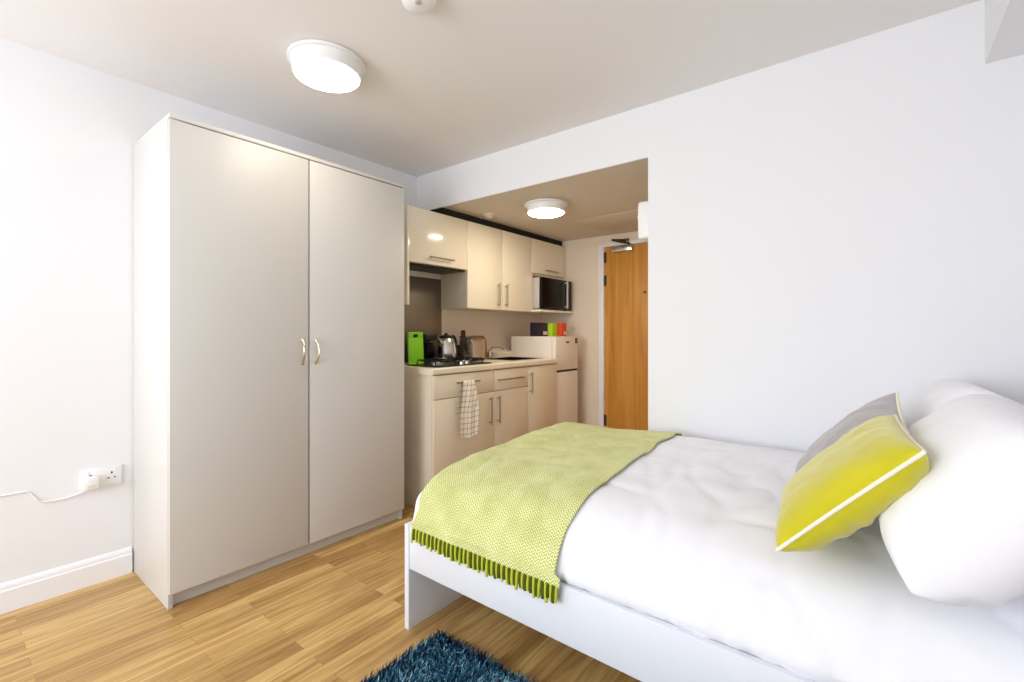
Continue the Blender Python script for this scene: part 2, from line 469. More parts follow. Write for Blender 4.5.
# ------------------------------------------------------------------ kitchen: wall cupboards
KX0 = XL+.003
KF = -2.497                       # door fronts of the wall cupboards
KC = KF-.019
UZ0, UZ1 = 1.325, 1.998
def hbar(bm, x, y0, y1, z, r=.006, so=.028):
    add_tube(bm, [(x+so, y0, z), (x+so, y1, z)], r, 10)
    for y in (y0+.018, y1-.018): add_tube(bm, [(x, y, z), (x+so, y, z)], r*.8, 8)
    return bm
def vbar(bm, x, y, z0, z1, r=.006, so=.028):
    add_tube(bm, [(x+so, y, z0), (x+so, y, z1)], r, 10)
    for z in (z0+.018, z1-.018): add_tube(bm, [(x, y, z), (x+so, y, z)], r*.8, 8)
    return bm
g = 'cream kitchen wall cupboards'
# 1: bridging cupboard over the hob with an extractor beneath
a0, a1, az = 2.022, 2.604, 1.618
u = thing('wall_cupboard', (KX0, (a0+a1)/2, az), 'short cream wall cupboard with a lift-up door above the hob', 'wall cupboard', 'wall cupboards in the kitchen row')
bm = nb(); add_box(bm, KX0, KC, a1-.018, a1-.001, az, UZ1); add_box(bm, KX0, KC, a0+.018, a1-.018, UZ1-.018, UZ1)
add_box(bm, KX0, KC, a0+.018, a1-.018, az, az+.018); add_box(bm, KX0, KX0+.008, a0+.018, a1-.018, az, UZ1)
obj('carcass', bm, M['carc'], u)
obj('end_panel', box(KX0, KF, a0, a0+.0175, UZ0, UZ1, bev=.001), M['cream'], u)
dd = obj('door', box(KC+.001, KF, a0+.0185, a1-.0015, az+.002, UZ1, bev=.0015), M['cream'], u)
obj('door_handle', hbar(nb(), KF, 2.205, 2.44, 1.668), M['bar'], dd)
tag(obj('gap_shade_block', box(-2.79, -2.530, YH+.013, 4.02, UZ1+.001, ZK-.0005), M['gap_shade'], None, (-2.54, 3.2, UZ1)), 'long black block painting the shade in the gap between the wall cupboards and kitchen ceiling', 'gap shade')  # black block added to stand in for the shade above the cupboards
# extractor hood slung under it
ex = thing('extractor_hood', (KX0, 2.31, 1.55), 'slim black extractor hood under the short wall cupboard', 'extractor hood')
obj('housing', box(KX0+.02, KC-.005, a0+.021, a1-.004, az-.014, az-.001, bev=.003), M['black'], ex)
obj('filter', box(KX0+.06, KC-.06, a0+.06, a1-.05, az-.017, az-.0145), M['steelblk'], ex)
# 2: tall two-door cupboard
b0, b1, bmid = 2.605, 3.445, 3.028
u = thing('wall_cupboard', (KX0, (b0+b1)/2, UZ0), 'tall cream wall cupboard with two doors and upright bar handles', 'wall cupboard', 'wall cupboards in the kitchen row')
bm = nb(); add_box(bm, KX0, KC, b0+.0005, b0+.018, UZ0, UZ1); add_box(bm, KX0, KC, b1-.018, b1-.0005, UZ0, UZ1)
add_box(bm, KX0, KC, b0+.018, b1-.018, UZ1-.018, UZ1); add_box(bm, KX0, KC, b0+.018, b1-.018, UZ0, UZ0+.018)
add_box(bm, KX0, KX0+.008, b0+.018, b1-.018, UZ0+.018, UZ1-.018)
obj('carcass', bm, M['carc'], u)
for y0, y1, hy in ((b0+.001, bmid-.0015, 2.963), (bmid+.0015, b1-.001, 3.066)):
    dd = obj('door', box(KC+.001, KF, y0, y1, UZ0, UZ1, bev=.0015), M['cream'], u)
    obj('door_handle', vbar(nb(), KF, hy, 1.352, 1.545), M['bar'], dd)
# 3: microwave housing
c0, c1, cz = 3.446, 4.022, 1.683
u = thing('wall_cupboard', (KX0, (c0+c1)/2, UZ0), 'cream wall cupboard with a short door over the open microwave niche', 'wall cupboard', 'wall cupboards in the kitchen row')
bm = nb(); add_box(bm, KX0, KF, c0+.0005, c0+.018, UZ0, cz); add_box(bm, KX0, KF, c1-.018, c1, UZ0, cz)
add_box(bm, KX0, KC, c0+.0005, c0+.018, cz, UZ1); add_box(bm, KX0, KC, c1-.018, c1, cz, UZ1)
add_box(bm, KX0, KC, c0+.018, c1-.018, UZ1-.018, UZ1); add_box(bm, KX0, KC, c0+.018, c1-.018, cz-.018, cz)
add_box(bm, KX0, KX0+.008, c0+.018, c1-.018, UZ0+.02, UZ1-.018)
obj('carcass', bm, M['carc'], u)
obj('shelf', box(KX0, -2.40, c0+.0005, c1, UZ0-.001, UZ0+.019, bev=.002), M['cream'], u)
dd = obj('door', box(KC+.001, KF, c0+.001, c1-.001, cz+.002, UZ1, bev=.0015), M['cream'], u)
obj('door_handle', hbar(nb(), KF, 3.655, 3.865, 1.722), M['bar'], dd)
# the microwave
mz0, mz1, mf = UZ0+.030, 1.640, -2.40
mw = thing('microwave', (-2.6, 3.73, UZ0+.019), 'black-fronted microwave with a silver side in the wall cupboard niche', 'microwave')
obj('body', box(-2.755, mf-.03, 3.472, 3.990, mz0, mz1, bev=.004), M['silver'], mw)
dd = obj('door', box(mf-.029, mf, 3.473, 3.872, mz0, mz1, bev=.003), M['blackm'], mw)
obj('door_window', box(mf, mf+.002, 3.484, 3.850, mz0+.018, mz1-.010, bev=.001), M['glass'], dd)
obj('door_handle', vbar(nb(), mf, 3.862, mz0+.01, mz1-.01, .009, .03), M['silver'], dd)
obj('control_panel', box(mf-.029, mf+.001, 3.874, 3.990, mz0, mz1, bev=.004), M['blackm'], mw)
for y in (3.5, 3.96):
    for x in (-2.72, -2.46): obj('foot', add_lathe(nb(), [(.012, UZ0+.0192), (.012, mz0+.002)], (x, y, 0), 12), M['black'], mw)

# ------------------------------------------------------------------ kitchen: base units
BF = -2.20; BC = BF-.019; BT = .868
def base_carcass(y0, y1, u, left=False):
    bm = nb()
    add_box(bm, KX0, BC, y0+.0005, y0+.018, 0 if left else .15, BT); add_box(bm, KX0, BC, y1-.018, y1-.0005, .15, BT)
    add_box(bm, KX0, BC, y0+.018, y1-.018, .15, .168); add_box(bm, KX0, KX0+.008, y0+.018, y1-.018, .168, BT)
    obj('carcass', bm, M['carc'], u)
    obj('plinth', box(BC-.06, BC-.045, y0+.019, y1-.0005, 0, .149), M['base'], u)
def front(name, y0, y1, z0, z1, u, h=None):
    dd = obj(name, box(BC+.001, BF, y0+.0015, y1-.0015, z0, z1, bev=.0015), M['base'], u)
    if h is not None: obj('door_handle' if name == 'door' else 'drawer_handle', h, M['bar'], dd)
p = [(1.99, 2.575), (2.575, 2.992), (2.992, 3.41)]
u = thing('base_cupboard', (KX0, 2.28, 0), 'cream base cupboard nearest the wardrobe, tea towel hung on its drawer', 'base cupboard', 'base cupboards under the worktop')
base_carcass(*p[0], u, True)
front('drawer', *p[0], .711, BT-.006, u, hbar(nb(), BF, 2.176, 2.39, .803))
front('door', *p[0], .152, .707, u, vbar(nb(), BF, 2.518, .475, .677))
u = thing('base_cupboard', (KX0, 2.78, 0), 'middle cream base cupboard with a long-handled drawer above its door', 'base cupboard', 'base cupboards under the worktop')
base_carcass(*p[1], u)
front('drawer', *p[1], .711, BT-.006, u, hbar(nb(), BF, 2.60, 2.898, .789))
front('door', *p[1], .152, .707, u, vbar(nb(), BF, 2.608, .475, .677))
u = thing('base_cupboard', (KX0, 3.2, 0), 'cream full-height base cupboard beside the fridge', 'base cupboard', 'base cupboards under the worktop')
base_carcass(*p[2], u)
front('door', *p[2], .152, BT-.006, u, vbar(nb(), BF, 3.014, .65, .822))

# worktop with a cut-out for the sink
SX0, SX1, SY0, SY1 = -2.66, -2.30, 2.93, 3.34
WF = -2.192
bm = nb()
add_prism(bm, [(SX1, BT), (WF-.006, BT), (WF, BT+.008), (WF, .902), (WF-.008, .91), (SX1, .91)], 'y', 1.978, 3.412)
add_box(bm, KX0, SX0, 1.978, 3.412, BT, .91); add_box(bm, SX0, SX1, 1.978, SY0, BT, .91); add_box(bm, SX0, SX1, SY1, 3.412, BT, .91)
tag(obj('worktop', bm, M['wtop'], None, (-2.5, 2.7, BT)), 'long cream laminate worktop over the base cupboards', 'worktop')
# sink
sk = thing('sink', (-2.48, 3.13, .91), 'inset sink with a dark bowl in the worktop just left of the fridge', 'sink')
bm = nb(); r_ = .012
add_box(bm, SX0-r_, SX0+.004, SY0-r_, SY1+r_, .9105, .914, bev=.001); add_box(bm, SX1-.004, SX1+r_, SY0-r_, SY1+r_, .9105, .914, bev=.001)
add_box(bm, SX0+.004, SX1-.004, SY0-r_, SY0+.004, .9105, .914, bev=.001); add_box(bm, SX0+.004, SX1-.004, SY1-.004, SY1+r_, .9105, .914, bev=.001)
obj('rim', bm, M['steel'], sk)
bm = nb(); w_ = .0015
add_box(bm, SX0+.002, SX1-.002, SY0+.002, SY1-.002, .760, .763)
for a in ((SX0+.002, SX0+.0035, SY0+.002, SY1-.002), (SX1-.0035, SX1-.002, SY0+.002, SY1-.002), (SX0+.0035, SX1-.0035, SY0+.002, SY0+.0035), (SX0+.0035, SX1-.0035, SY1-.0035, SY1-.002)):
    add_box(bm, *a, .763, .9105)
obj('bowl', bm, M['blackm'], sk)
obj('drain', add_lathe(nb(), [(.034, .763), (.034, .766), (.012, .765)], (-2.48, 3.13, 0), 20), M['chrome'], sk)
tp = thing('tap', (-2.715, 3.115, .91), 'chrome tap at the back of the sink', 'tap')
obj('base', add_lathe(nb(), [(.024, .9105), (.024, .916), (.016, .922), (.015, .975), (.010, .982)], (-2.715, 3.115, 0), 20), M['chrome'], tp)
obj('spout', add_tube(nb(), smooth_path([(-2.715, 3.115, .97), (-2.69, 3.12, 1.0), (-2.62, 3.13, 1.005), (-2.565, 3.135, .99), (-2.555, 3.135, .97)], 6), .008, 10), M['chrome'], tp)
obj('lever', add_tube(nb(), [(-2.715, 3.115, .98), (-2.70, 3.085, .998), (-2.68, 3.05, 1.005)], .005, 8), M['chrome'], tp)

# splashback behind the hob
tag(obj('splashback', box(KX0-.002, KX0+.004, 2.041, 2.612, .912, 1.5655, bev=.001), M['splash'], None, (KX0, 2.32, .91)), 'grey-brown metal splashback panel on the wall behind the hob', 'splashback')

# gas hob
hx0, hx1, hy0, hy1 = -2.545, -2.235, 2.05, 2.60
hb = thing('hob', ((hx0+hx1)/2, (hy0+hy1)/2, .91), 'black gas hob with pan supports set in the worktop', 'hob')
obj('hob_plate', add_prism(nb(), rrect(hx0, hx1, hy0, hy1, .02), 'z', .9105, .917), M['blackm'], hb)
for cy in (2.185, 2.465):
    cx = -2.39
    obj('burner', add_lathe(nb(), [(.05, .9172), (.05, .924), (.036, .928), (.036, .936), (.010, .938)], (cx, cy, 0), 24), M['steel'], hb)
    bm = nb()
    for k in range(4):
        a = R(45+90*k); c_, s_ = math.cos(a), math.sin(a)
        add_tube(bm, [(cx+.13*c_, cy+.13*s_, .9175), (cx+.125*c_, cy+.125*s_, .948), (cx+.03*c_, cy+.03*s_, .948)], .005, 8)
    add_tube(bm, [(cx+.11*math.cos(R(q*15)), cy+.11*math.sin(R(q*15)), .945) for q in range(24)], .0045, 8, closed=True)
    obj('pan_support', bm, M['blackm'], hb)
for cy in (2.30, 2.35):
    obj('knob', add_lathe(nb(), [(.017, .9172), (.016, .935), (.012, .938)], (-2.262, cy, 0), 18), M['steel'], hb)

# ------------------------------------------------------------------ things on the worktop
WT = .9105
# green board standing on its edge
bm = nb()
x_, y0, y1 = -2.60, 2.118, 2.252
add_box(bm, x_-.008, x_+.008, y0, y1, WT, WT+.190, bev=.004)
add_box(bm, x_-.008, x_+.008, y0, y0+.045, WT+.190, WT+.212, bev=.003); add_box(bm, x_-.008, x_+.008, y1-.045, y1, WT+.190, WT+.212, bev=.003)
add_box(bm, x_-.008, x_+.008, y0, y1, WT+.212, WT+.229, bev=.004)
bmesh.ops.rotate(bm, cent=(x_, (y0+y1)/2, WT), matrix=Matrix.Rotation(R(-3), 3, 'Y'), verts=bm.verts[:])
bmesh.ops.translate(bm, verts=bm.verts[:], vec=(0, 0, .0006))
tag(obj('chopping_board', bm, M['green'], None, (x_, 2.187, WT)), 'bright green plastic chopping board standing upright beside the wardrobe end of the worktop', 'chopping board')
# black coffee machine beside it
cm = thing('coffee_maker', (-2.66, 2.323, WT), 'black coffee maker between the green board and the kettle', 'coffee maker')
obj('base', box(-2.735, -2.585, 2.262, 2.385, WT, WT+.035, bev=.008), M['black'], cm)
obj('column', box(-2.735, -2.665, 2.265, 2.382, WT+.033, WT+.17, bev=.008), M['black'], cm)
obj('lid', box(-2.735, -2.585, 2.262, 2.385, WT+.165, WT+.215, bev=.012, seg=3), M['black'], cm)
obj('jug', add_lathe(nb(), [(.04, WT+.036), (.052, WT+.06), (.05, WT+.11), (.036, WT+.145), (.038, WT+.15)], (-2.625, 2.323, 0), 24), M['glass'], cm)
# kettle
kx, ky = -2.64, 2.515
kt = thing('kettle', (kx, ky, WT), 'brushed steel kettle with a black lid, handle and base', 'kettle')
obj('base', add_lathe(nb(), [(.084, WT), (.086, WT+.012), (.078, WT+.02)], (kx, ky, 0), 32), M['black'], kt)
obj('body', add_lathe(nb(), [(.078, WT+.0195), (.084, WT+.03), (.083, WT+.08), (.074, WT+.14), (.060, WT+.176), (.054, WT+.182)], (kx, ky, 0), 36), M['steel'], kt)
obj('lid', add_lathe(nb(), [(.055, WT+.182), (.052, WT+.194), (.030, WT+.205), (.012, WT+.208), (.012, WT+.218), (.006, WT+.222)], (kx, ky, 0), 28), M['black'], kt)
obj('spout', add_tube(nb(), [(kx+.01, ky-.05, WT+.130), (kx+.015, ky-.080, WT+.155), (kx+.02, ky-.097, WT+.176)], [.026, .018, .010], 12), M['steel'], kt)
obj('handle', add_tube(nb(), smooth_path([(kx, ky+.045, WT+.19), (kx+.004, ky+.078, WT+.195), (kx+.006, ky+.098, WT+.16), (kx+.006, ky+.098, WT+.10), (kx+.003, ky+.073, WT+.05)], 6), .010, 10), M['black'], kt)
# utensil pot
px_, py_ = -2.715, 2.775
up = thing('utensil_pot', (px_, py_, WT), 'dark utensil pot between the kettle and the toaster', 'pot')
obj('pot', add_lathe(nb(), [(.046, WT), (.050, WT+.11), (.050, WT+.122), (.045, WT+.122), (.041, WT+.01)], (px_, py_, 0), 28), M['black'], up)
sp = thing('spatula', (px_, py_, WT+.012), 'black spatula standing in the utensil pot', 'utensil')
bm = nb(); add_tube(bm, [(px_-.012, py_-.012, WT+.013), (px_+.018, py_-.012, WT+.185)], .0045, 8); obj('handle', bm, M['steel'], sp)
bm = nb(); add_prism(bm, rrect(py_-.038, py_+.012, WT+.178, WT+.245, .014), 'x', px_+.016, px_+.021); obj('blade', bm, M['black'], sp)
sp = thing('ladle', (px_, py_, WT+.012), 'black ladle standing in the utensil pot, behind the spatula', 'utensil')
bm = nb(); add_tube(bm, [(px_+.01, py_+.01, WT+.013), (px_-.022, py_+.020, WT+.175)], .004, 8); obj('handle', bm, M['steel'], sp)
bm = nb(); add_lathe(bm, [(.006, -.022), (.022, -.016), (.029, 0), (.026, .002), (.018, -.010), (.004, -.016)], (px_-.026, py_+.028, WT+.193), 18); obj('bowl', bm, M['black'], sp)
# toaster
ts = thing('toaster', (-2.575, 2.745, WT), 'small steel toaster with a dark base on the worktop', 'toaster')
bm = nb(); add_prism(bm, rrect(-2.645, -2.505, WT+.02, WT+.185, .035, corners=(1, 1, 0, 0)), 'y', 2.675, 2.805); obj('body', bm, M['steel'], ts)
obj('base', box(-2.65, -2.50, 2.668, 2.812, WT, WT+.021, bev=.006), M['black'], ts)
for y in (2.6725, 2.8075):
    bm = nb(); add_prism(bm, rrect(-2.647, -2.503, WT+.021, WT+.187, .036, corners=(1, 1, 0, 0)), 'y', y-.0025, y+.0025); obj('end_cap', bm, M['steel'], ts)
bm = nb(); add_box(bm, -2.612, -2.592, 2.685, 2.795, WT+.1852, WT+.187); add_box(bm, -2.56, -2.54, 2.685, 2.795, WT+.1852, WT+.187); obj('slot', bm, M['black'], ts)
bm = nb(); add_box(bm, -2.585, -2.565, 2.652, 2.670, WT+.12, WT+.132, bev=.003); obj('lever', bm, M['black'], ts)
# wooden board leaning on the wall
bm = nb(); add_prism(bm, rrect(2.89, 3.125, WT+.002, WT+.200, .05, corners=(1, 1, 0, 0)), 'x', KX0+.042, KX0+.058)
bmesh.ops.rotate(bm, cent=(KX0+.058, 3.0, WT+.002), matrix=Matrix.Rotation(R(-10), 3, 'Y'), verts=bm.verts[:])
tag(obj('chopping_board', bm, M['board'], None, (KX0+.04, 2.97, WT)), 'brown wooden chopping board with a rounded corner leaning on the wall behind the toaster', 'chopping board')
# cream draining rack
dr = thing('draining_tray', (-2.72, 3.27, WT), 'cream plastic draining tray against the wall beside the fridge', 'tray')
bm = nb(); add_box(bm, -2.775, -2.675, 3.15, 3.40, WT, WT+.008, bev=.002)
for a in ((-2.775, -2.770, 3.15, 3.40), (-2.680, -2.675, 3.15, 3.40), (-2.77, -2.68, 3.15, 3.155), (-2.77, -2.68, 3.395, 3.40)): add_box(bm, *a, WT+.006, WT+.05, bev=.002)
obj('tray', bm, M['wtop'], dr)
bm = nb()
for k in range(6): add_tube(bm, [(-2.767, 3.175+k*.04, WT+.008), (-2.765, 3.175+k*.04, WT+.055), (-2.685, 3.175+k*.04, WT+.055), (-2.683, 3.175+k*.04, WT+.008)], .002, 6)
obj('rack', bm, M['white'], dr)

# tea towel over the drawer handle
def sheet(rows, thick, name, m, parent=None, at=None):
    """closed thin sheet from a grid of points rows[i][j]; UVs in metres"""
    bm = nb(); n = len(rows); k = len(rows[0])
    P = rows
    def nrm(i, j):
        a = P[min(i+1, n-1)][j]-P[max(i-1, 0)][j]; b = P[i][min(j+1, k-1)]-P[i][max(j-1, 0)]
        c = a.cross(b); return c.normalized() if c.length > 1e-12 else Vector((0, 0, 1))
    top = [[bm.verts.new(P[i][j]+nrm(i, j)*thick*.5) for j in range(k)] for i in range(n)]
    bot = [[bm.verts.new(P[i][j]-nrm(i, j)*thick*.5) for j in range(k)] for i in range(n)]
    uvl = bm.loops.layers.uv.new('UVMap')
    U = [[0.0]*k for _ in range(n)]; V = [[0.0]*k for _ in range(n)]
    for i in range(n):
        for j in range(k):
            if i: U[i][j] = U[i-1][j]+(P[i][j]-P[i-1][j]).length
            if j: V[i][j] = V[i][j-1]+(P[i][j]-P[i][j-1]).length
    idx = {}
    for i in range(n):
        for j in range(k): idx[top[i][j]] = (i, j); idx[bot[i][j]] = (i, j)
    def F(*v):
        f_ = bm.faces.new(v)
        for l in f_.loops:
            i, j = idx[l.vert]; l[uvl].uv = (U[i][0]*0+U[i][j], V[i][j])
    for i in range(n-1):
        for j in range(k-1):
            F(top[i][j], top[i+1][j], top[i+1][j+1], top[i][j+1])
            F(bot[i][j], bot[i][j+1], bot[i+1][j+1], bot[i+1][j])
    for i in range(n-1):
        F(top[i][0], bot[i][0], bot[i+1][0], top[i+1][0]); F(top[i][k-1], top[i+1][k-1], bot[i+1][k-1], bot[i][k-1])
    for j in range(k-1):
        F(top[0][j], top[0][j+1], bot[0][j+1], bot[0][j]); F(top[n-1][j], bot[n-1][j], bot[n-1][j+1], top[n-1][j+1])
    bmesh.ops.recalc_face_normals(bm, faces=bm.faces[:])
    return obj(name, bm, m, parent, at, ang=60)
hz = .803; hxx = BF+.028; rows = []
prof_t = [(BF+.010, .60), (BF+.012, .70), (BF+.016, .78), (hxx-.0095, hz), (hxx-.006, hz+.008), (hxx, hz+.0105), (hxx+.006, hz+.008), (hxx+.0095, hz), (hxx+.012, .76), (hxx+.014, .70), (hxx+.013, .62), (hxx+.014, .55), (hxx+.012, .49), (hxx+.013, .455)]
dense = smooth_path([(a, 0, b) for a, b in prof_t], 3)
for j in range(19):
    s = j/18; row = []
    for i, q in enumerate(dense):
        dz = max(0, hz-q.z)
        spread = .62+.38*min(1, dz/.18)
        y = 2.272+(s-.5)*.175*spread - dz*.03
        fold = .005*math.sin(s*13+1.0)*min(1, dz*7)
        z = q.z-(.03*math.sin(s*3.0) if i > 30 else 0)*min(1, dz*2)
        row.append(Vector((q.x+max(-.004, fold) + (.004 if i > 20 else 0)*min(1, dz*7), y, z)))
    rows.append(row)
tag(sheet(rows, .003, 'tea_towel', M['towel'], None, (hxx, 2.27, .46)), 'white and brown checked tea towel hanging over a base drawer handle', 'tea towel')

# ------------------------------------------------------------------ fridge and boxes
FY0, FY1, FX0, FX1, FT = 3.424, 3.806, -2.72, -2.222, 1.100
fr = thing('fridge', ((FX0+FX1)/2, (FY0+FY1)/2, 0), 'white under-height fridge freezer at the far end of the worktop', 'fridge')
obj('cabinet', box(FX0, FX1-.048, FY0, FY1, .03, FT, bev=.006), M['fridge'], fr)
dd = obj('freezer_door', box(FX1-.046, FX1, FY0, FY1, .800, FT-.001, bev=.006), M['fridge'], fr)
obj('badge', box(FX1, FX1+.002, FY0+.175, FY0+.225, 1.04, 1.055), M['black'], dd)
obj('grip', box(FX1-.001, FX1+.008, FY1-.05, FY1-.018, 1.035, 1.085, bev=.003), M['steelblk'], dd)
dd = obj('fridge_door', box(FX1-.046, FX1, FY0, FY1, .05, .782, bev=.006), M['fridge'], fr)
obj('seam_gasket', box(FX1-.046, FX1-.006, FY0+.006, FY1-.006, .7825, .7995), M['black'], fr)
for x in (FX0+.05, FX1-.09):
    for y in (FY0+.04, FY1-.04): obj('foot', add_lathe(nb(), [(.018, 0), (.018, .031)], (x, y, 0), 12), M['black'], fr)
def carton(cx, cy, w, dep, h, m, label, name='tea_box'):
    t = thing(name, (cx, cy, FT), label, 'box', 'cartons on top of the fridge')
    obj('carton', box(cx-dep/2, cx+dep/2, cy-w/2, cy+w/2, FT+.0005, FT+h, bev=.0015), m, t)
    obj('flap', box(cx-dep/2+.002, cx+dep/2-.002, cy-w/2+.002, cy+w/2-.002, FT+h, FT+h+.0012), m, t)
    return t
t = carton(-2.47, 3.525, .155, .09, .125, M['dark'], 'dark purple carton at the left on top of the fridge')
obj('printed_panel', box(-2.425, -2.4242, 3.53, 3.595, FT+.015, FT+.045), M['label'], t)
t = carton(-2.415, 3.655, .095, .07, .118, M['lime'], 'lime green carton in the middle on top of the fridge')
t = carton(-2.375, 3.752, .085, .07, .122, M['red'], 'orange-red carton at the right on top of the fridge')
obj('printed_panel', box(-2.340, -2.3392, 3.745, 3.788, FT+.012, FT+.045), M['label'], t)

# ------------------------------------------------------------------ socket, plug and cable on the left wall
sx = XL
so = thing('wall_socket', (sx, .505, .43), 'white double wall socket low on the left wall', 'socket')
obj('face_plate', box(sx, sx+.012, .432, .578, .432, .519, bev=.003), M['white'], so)
for y in (.468, .541):
    bm = nb(); z = .474
    add_box(bm, sx+.0118, sx+.0126, y-.003, y+.003, z+.012, z+.022); add_box(bm, sx+.0118, sx+.0126, y-.015, y-.007, z-.008, z-.003); add_box(bm, sx+.0118, sx+.0126, y+.007, y+.015, z-.008, z-.003)
    obj('pin_holes', bm, M['steelblk'], so)
    obj('rocker_switch', box(sx+.0115, sx+.016, y+.012*(1 if y > .5 else -1)-.005, y+.012*(1 if y > .5 else -1)+.005, .496, .510, bev=.001), M['white'], so)
pg = thing('plug', (sx+.0135, .462, .44), 'white plug pushed into the left half of the double socket', 'plug')
obj('plug_body', box(sx+.0135, sx+.052, .434, .490, .438, .492, bev=.006), M['white'], pg)
obj('fuse_cover', box(sx+.052, sx+.0535, .450, .475, .446, .458, bev=.0005), M['beige'], pg)
cpath = smooth_path([(sx+.04, .452, .440), (sx+.02, .435, .428), (sx+.006, .40, .415), (sx+.005, .375, .412), (sx+.004, .33, .415), (sx+.004, .305, .420), (sx+.004, .275, .468), (sx+.004, .24, .474), (sx+.004, .10, .474), (sx+.004, -.3, .46)], 6)
tag(obj('cable', add_tube(nb(), cpath, .003, 8), M['white'], pg), 'thin white cable')

# ------------------------------------------------------------------ the bed
BX0, BX1, BY0, BY1 = -1.437, .47, 1.150, 2.335
bed = thing('bed', ((BX0+BX1)/2, (BY0+BY1)/2, 0), 'white wooden bed frame with solid foot panel along the far wall', 'bed')
obj('footboard', box(BX0, BX0+.024, BY0, BY1, 0, .402, bev=.0015), M['bedw'], bed)
obj('headboard', box(BX1, BX1+.024, BY0, BY1, 0, .80, bev=.0015), M['bedw'], bed)
obj('side_rail', box(BX0+.0245, BX1-.0005, BY0+.004, BY0+.024, .234, .402, bev=.0015), M['bedw'], bed)
obj('side_rail', box(BX0+.0245, BX1-.0005, BY1-.024, BY1-.004, .234, .402, bev=.0015), M['bedw'], bed)
obj('slat_base', box(BX0+.025, BX1-.001, BY0+.025, BY1-.025, .28, .30), M['bedw'], bed)

# cross-section of the bedding, near rail to wall
CS = smooth_path([(0, 1.186, .305), (0, 1.183, .36), (0, 1.178, .399), (0, 1.162, .416), (0, 1.168, .445), (0, 1.192, .490), (0, 1.222, .540), (0, 1.285, .584), (0, 1.390, .613), (0, 1.55, .630), (0, 1.80, .646), (0, 2.08, .658), (0, 2.22, .650), (0, 2.29, .620), (0, 2.308, .55), (0, 2.308, .305)], 8)
CSL = [0.0]
for a, b in zip(CS, CS[1:]): CSL.append(CSL[-1]+(b-a).length)
def cs(s):
    s = max(0, min(CSL[-1], s))
    for i in range(len(CS)-1):
        if s <= CSL[i+1]:
            t_ = (s-CSL[i])/max(1e-9, CSL[i+1]-CSL[i]); p_ = CS[i].lerp(CS[i+1], t_)
            tg = (CS[i+1]-CS[i]).normalized(); return p_.y, p_.z, -tg.z, tg.y    # y, z, outward normal (ny, nz)
    p_ = CS[-1]; return p_.y, p_.z, 1, 0
FOOT = smooth_path([(-1.410, 0, .0), (-1.410, 0, .30), (-1.408, 0, .70), (-1.400, 0, .87), (-1.378, 0, .922), (-1.32, 0, .932), (-1.18, 0, .93)], 4)
xs = [(p_.x, p_.z) for p_ in FOOT]
nxt = -1.18
while nxt < .455:
    nxt += .018; k_ = min(1, (nxt+1.18)/.5)
    xs.append((min(nxt, .455), .93+.07*k_*k_*(3-2*k_)))
def wr(x, y, z):
    """soft creases of a cotton cover"""
    v = Vector((x*2.2, y*2.6, 0)); a = noise.noise(v)*.012
    w_ = Vector((x*5+noise.noise(Vector((y*4, 1, 0)))*.9, y*9, 2.0)); b = noise.noise(w_)*.0075
    c = abs(noise.noise(Vector((x*6+y*3, y*3-x*5, 7))))
    return .8*(a+b-.009*max(0, .12-c)/.12)
def bedpt(x, fz, s, wrinkle=1.0):
    y, z, ny, nz = cs(s)
    z0 = .305
    zz = z0+(z-z0)*fz
    kf = max(0, min(1, 1-(x+1.40)/.5)); kf = kf*kf*(3-2*kf)
    if y < 1.6: y -= .034*kf*math.exp(-((z-.555)/.075)**2)
    k = wr(x, y, z)*wrinkle if .41 < z and fz > .3 else 0
    low = max(0, min(1, (.52-z)/.10))*(1 if y < 1.4 and z > .40 else 0)
    k += low*.011*noise.noise(Vector((x*26, 3, z*4)))*wrinkle
    if y > 2.2: k *= .3
    return Vector((x, y+ny*k, zz+nz*k))
NS = 120
# samples concentrated where the section bends
ss = [CSL[-1]*i/NS for i in range(NS+1)]
bm = nb(); grid = []
for x, fz in xs: grid.append([bm.verts.new(bedpt(x, fz, s)) for s in ss])
for a, b in zip(grid, grid[1:]):
    for j in range(NS): bm.faces.new((a[j], b[j], b[j+1], a[j+1]))
bm.faces.new(grid[-1]); bm.faces.new([r[0] for r in grid]+[r[-1] for r in grid[::-1]])
bmesh.ops.recalc_face_normals(bm, faces=bm.faces[:])
tag(obj('duvet', bm, M['duvet'], None, (-.5, 1.75, .3), ang=80), 'plump white duvet tucked into the white bed frame', 'duvet')

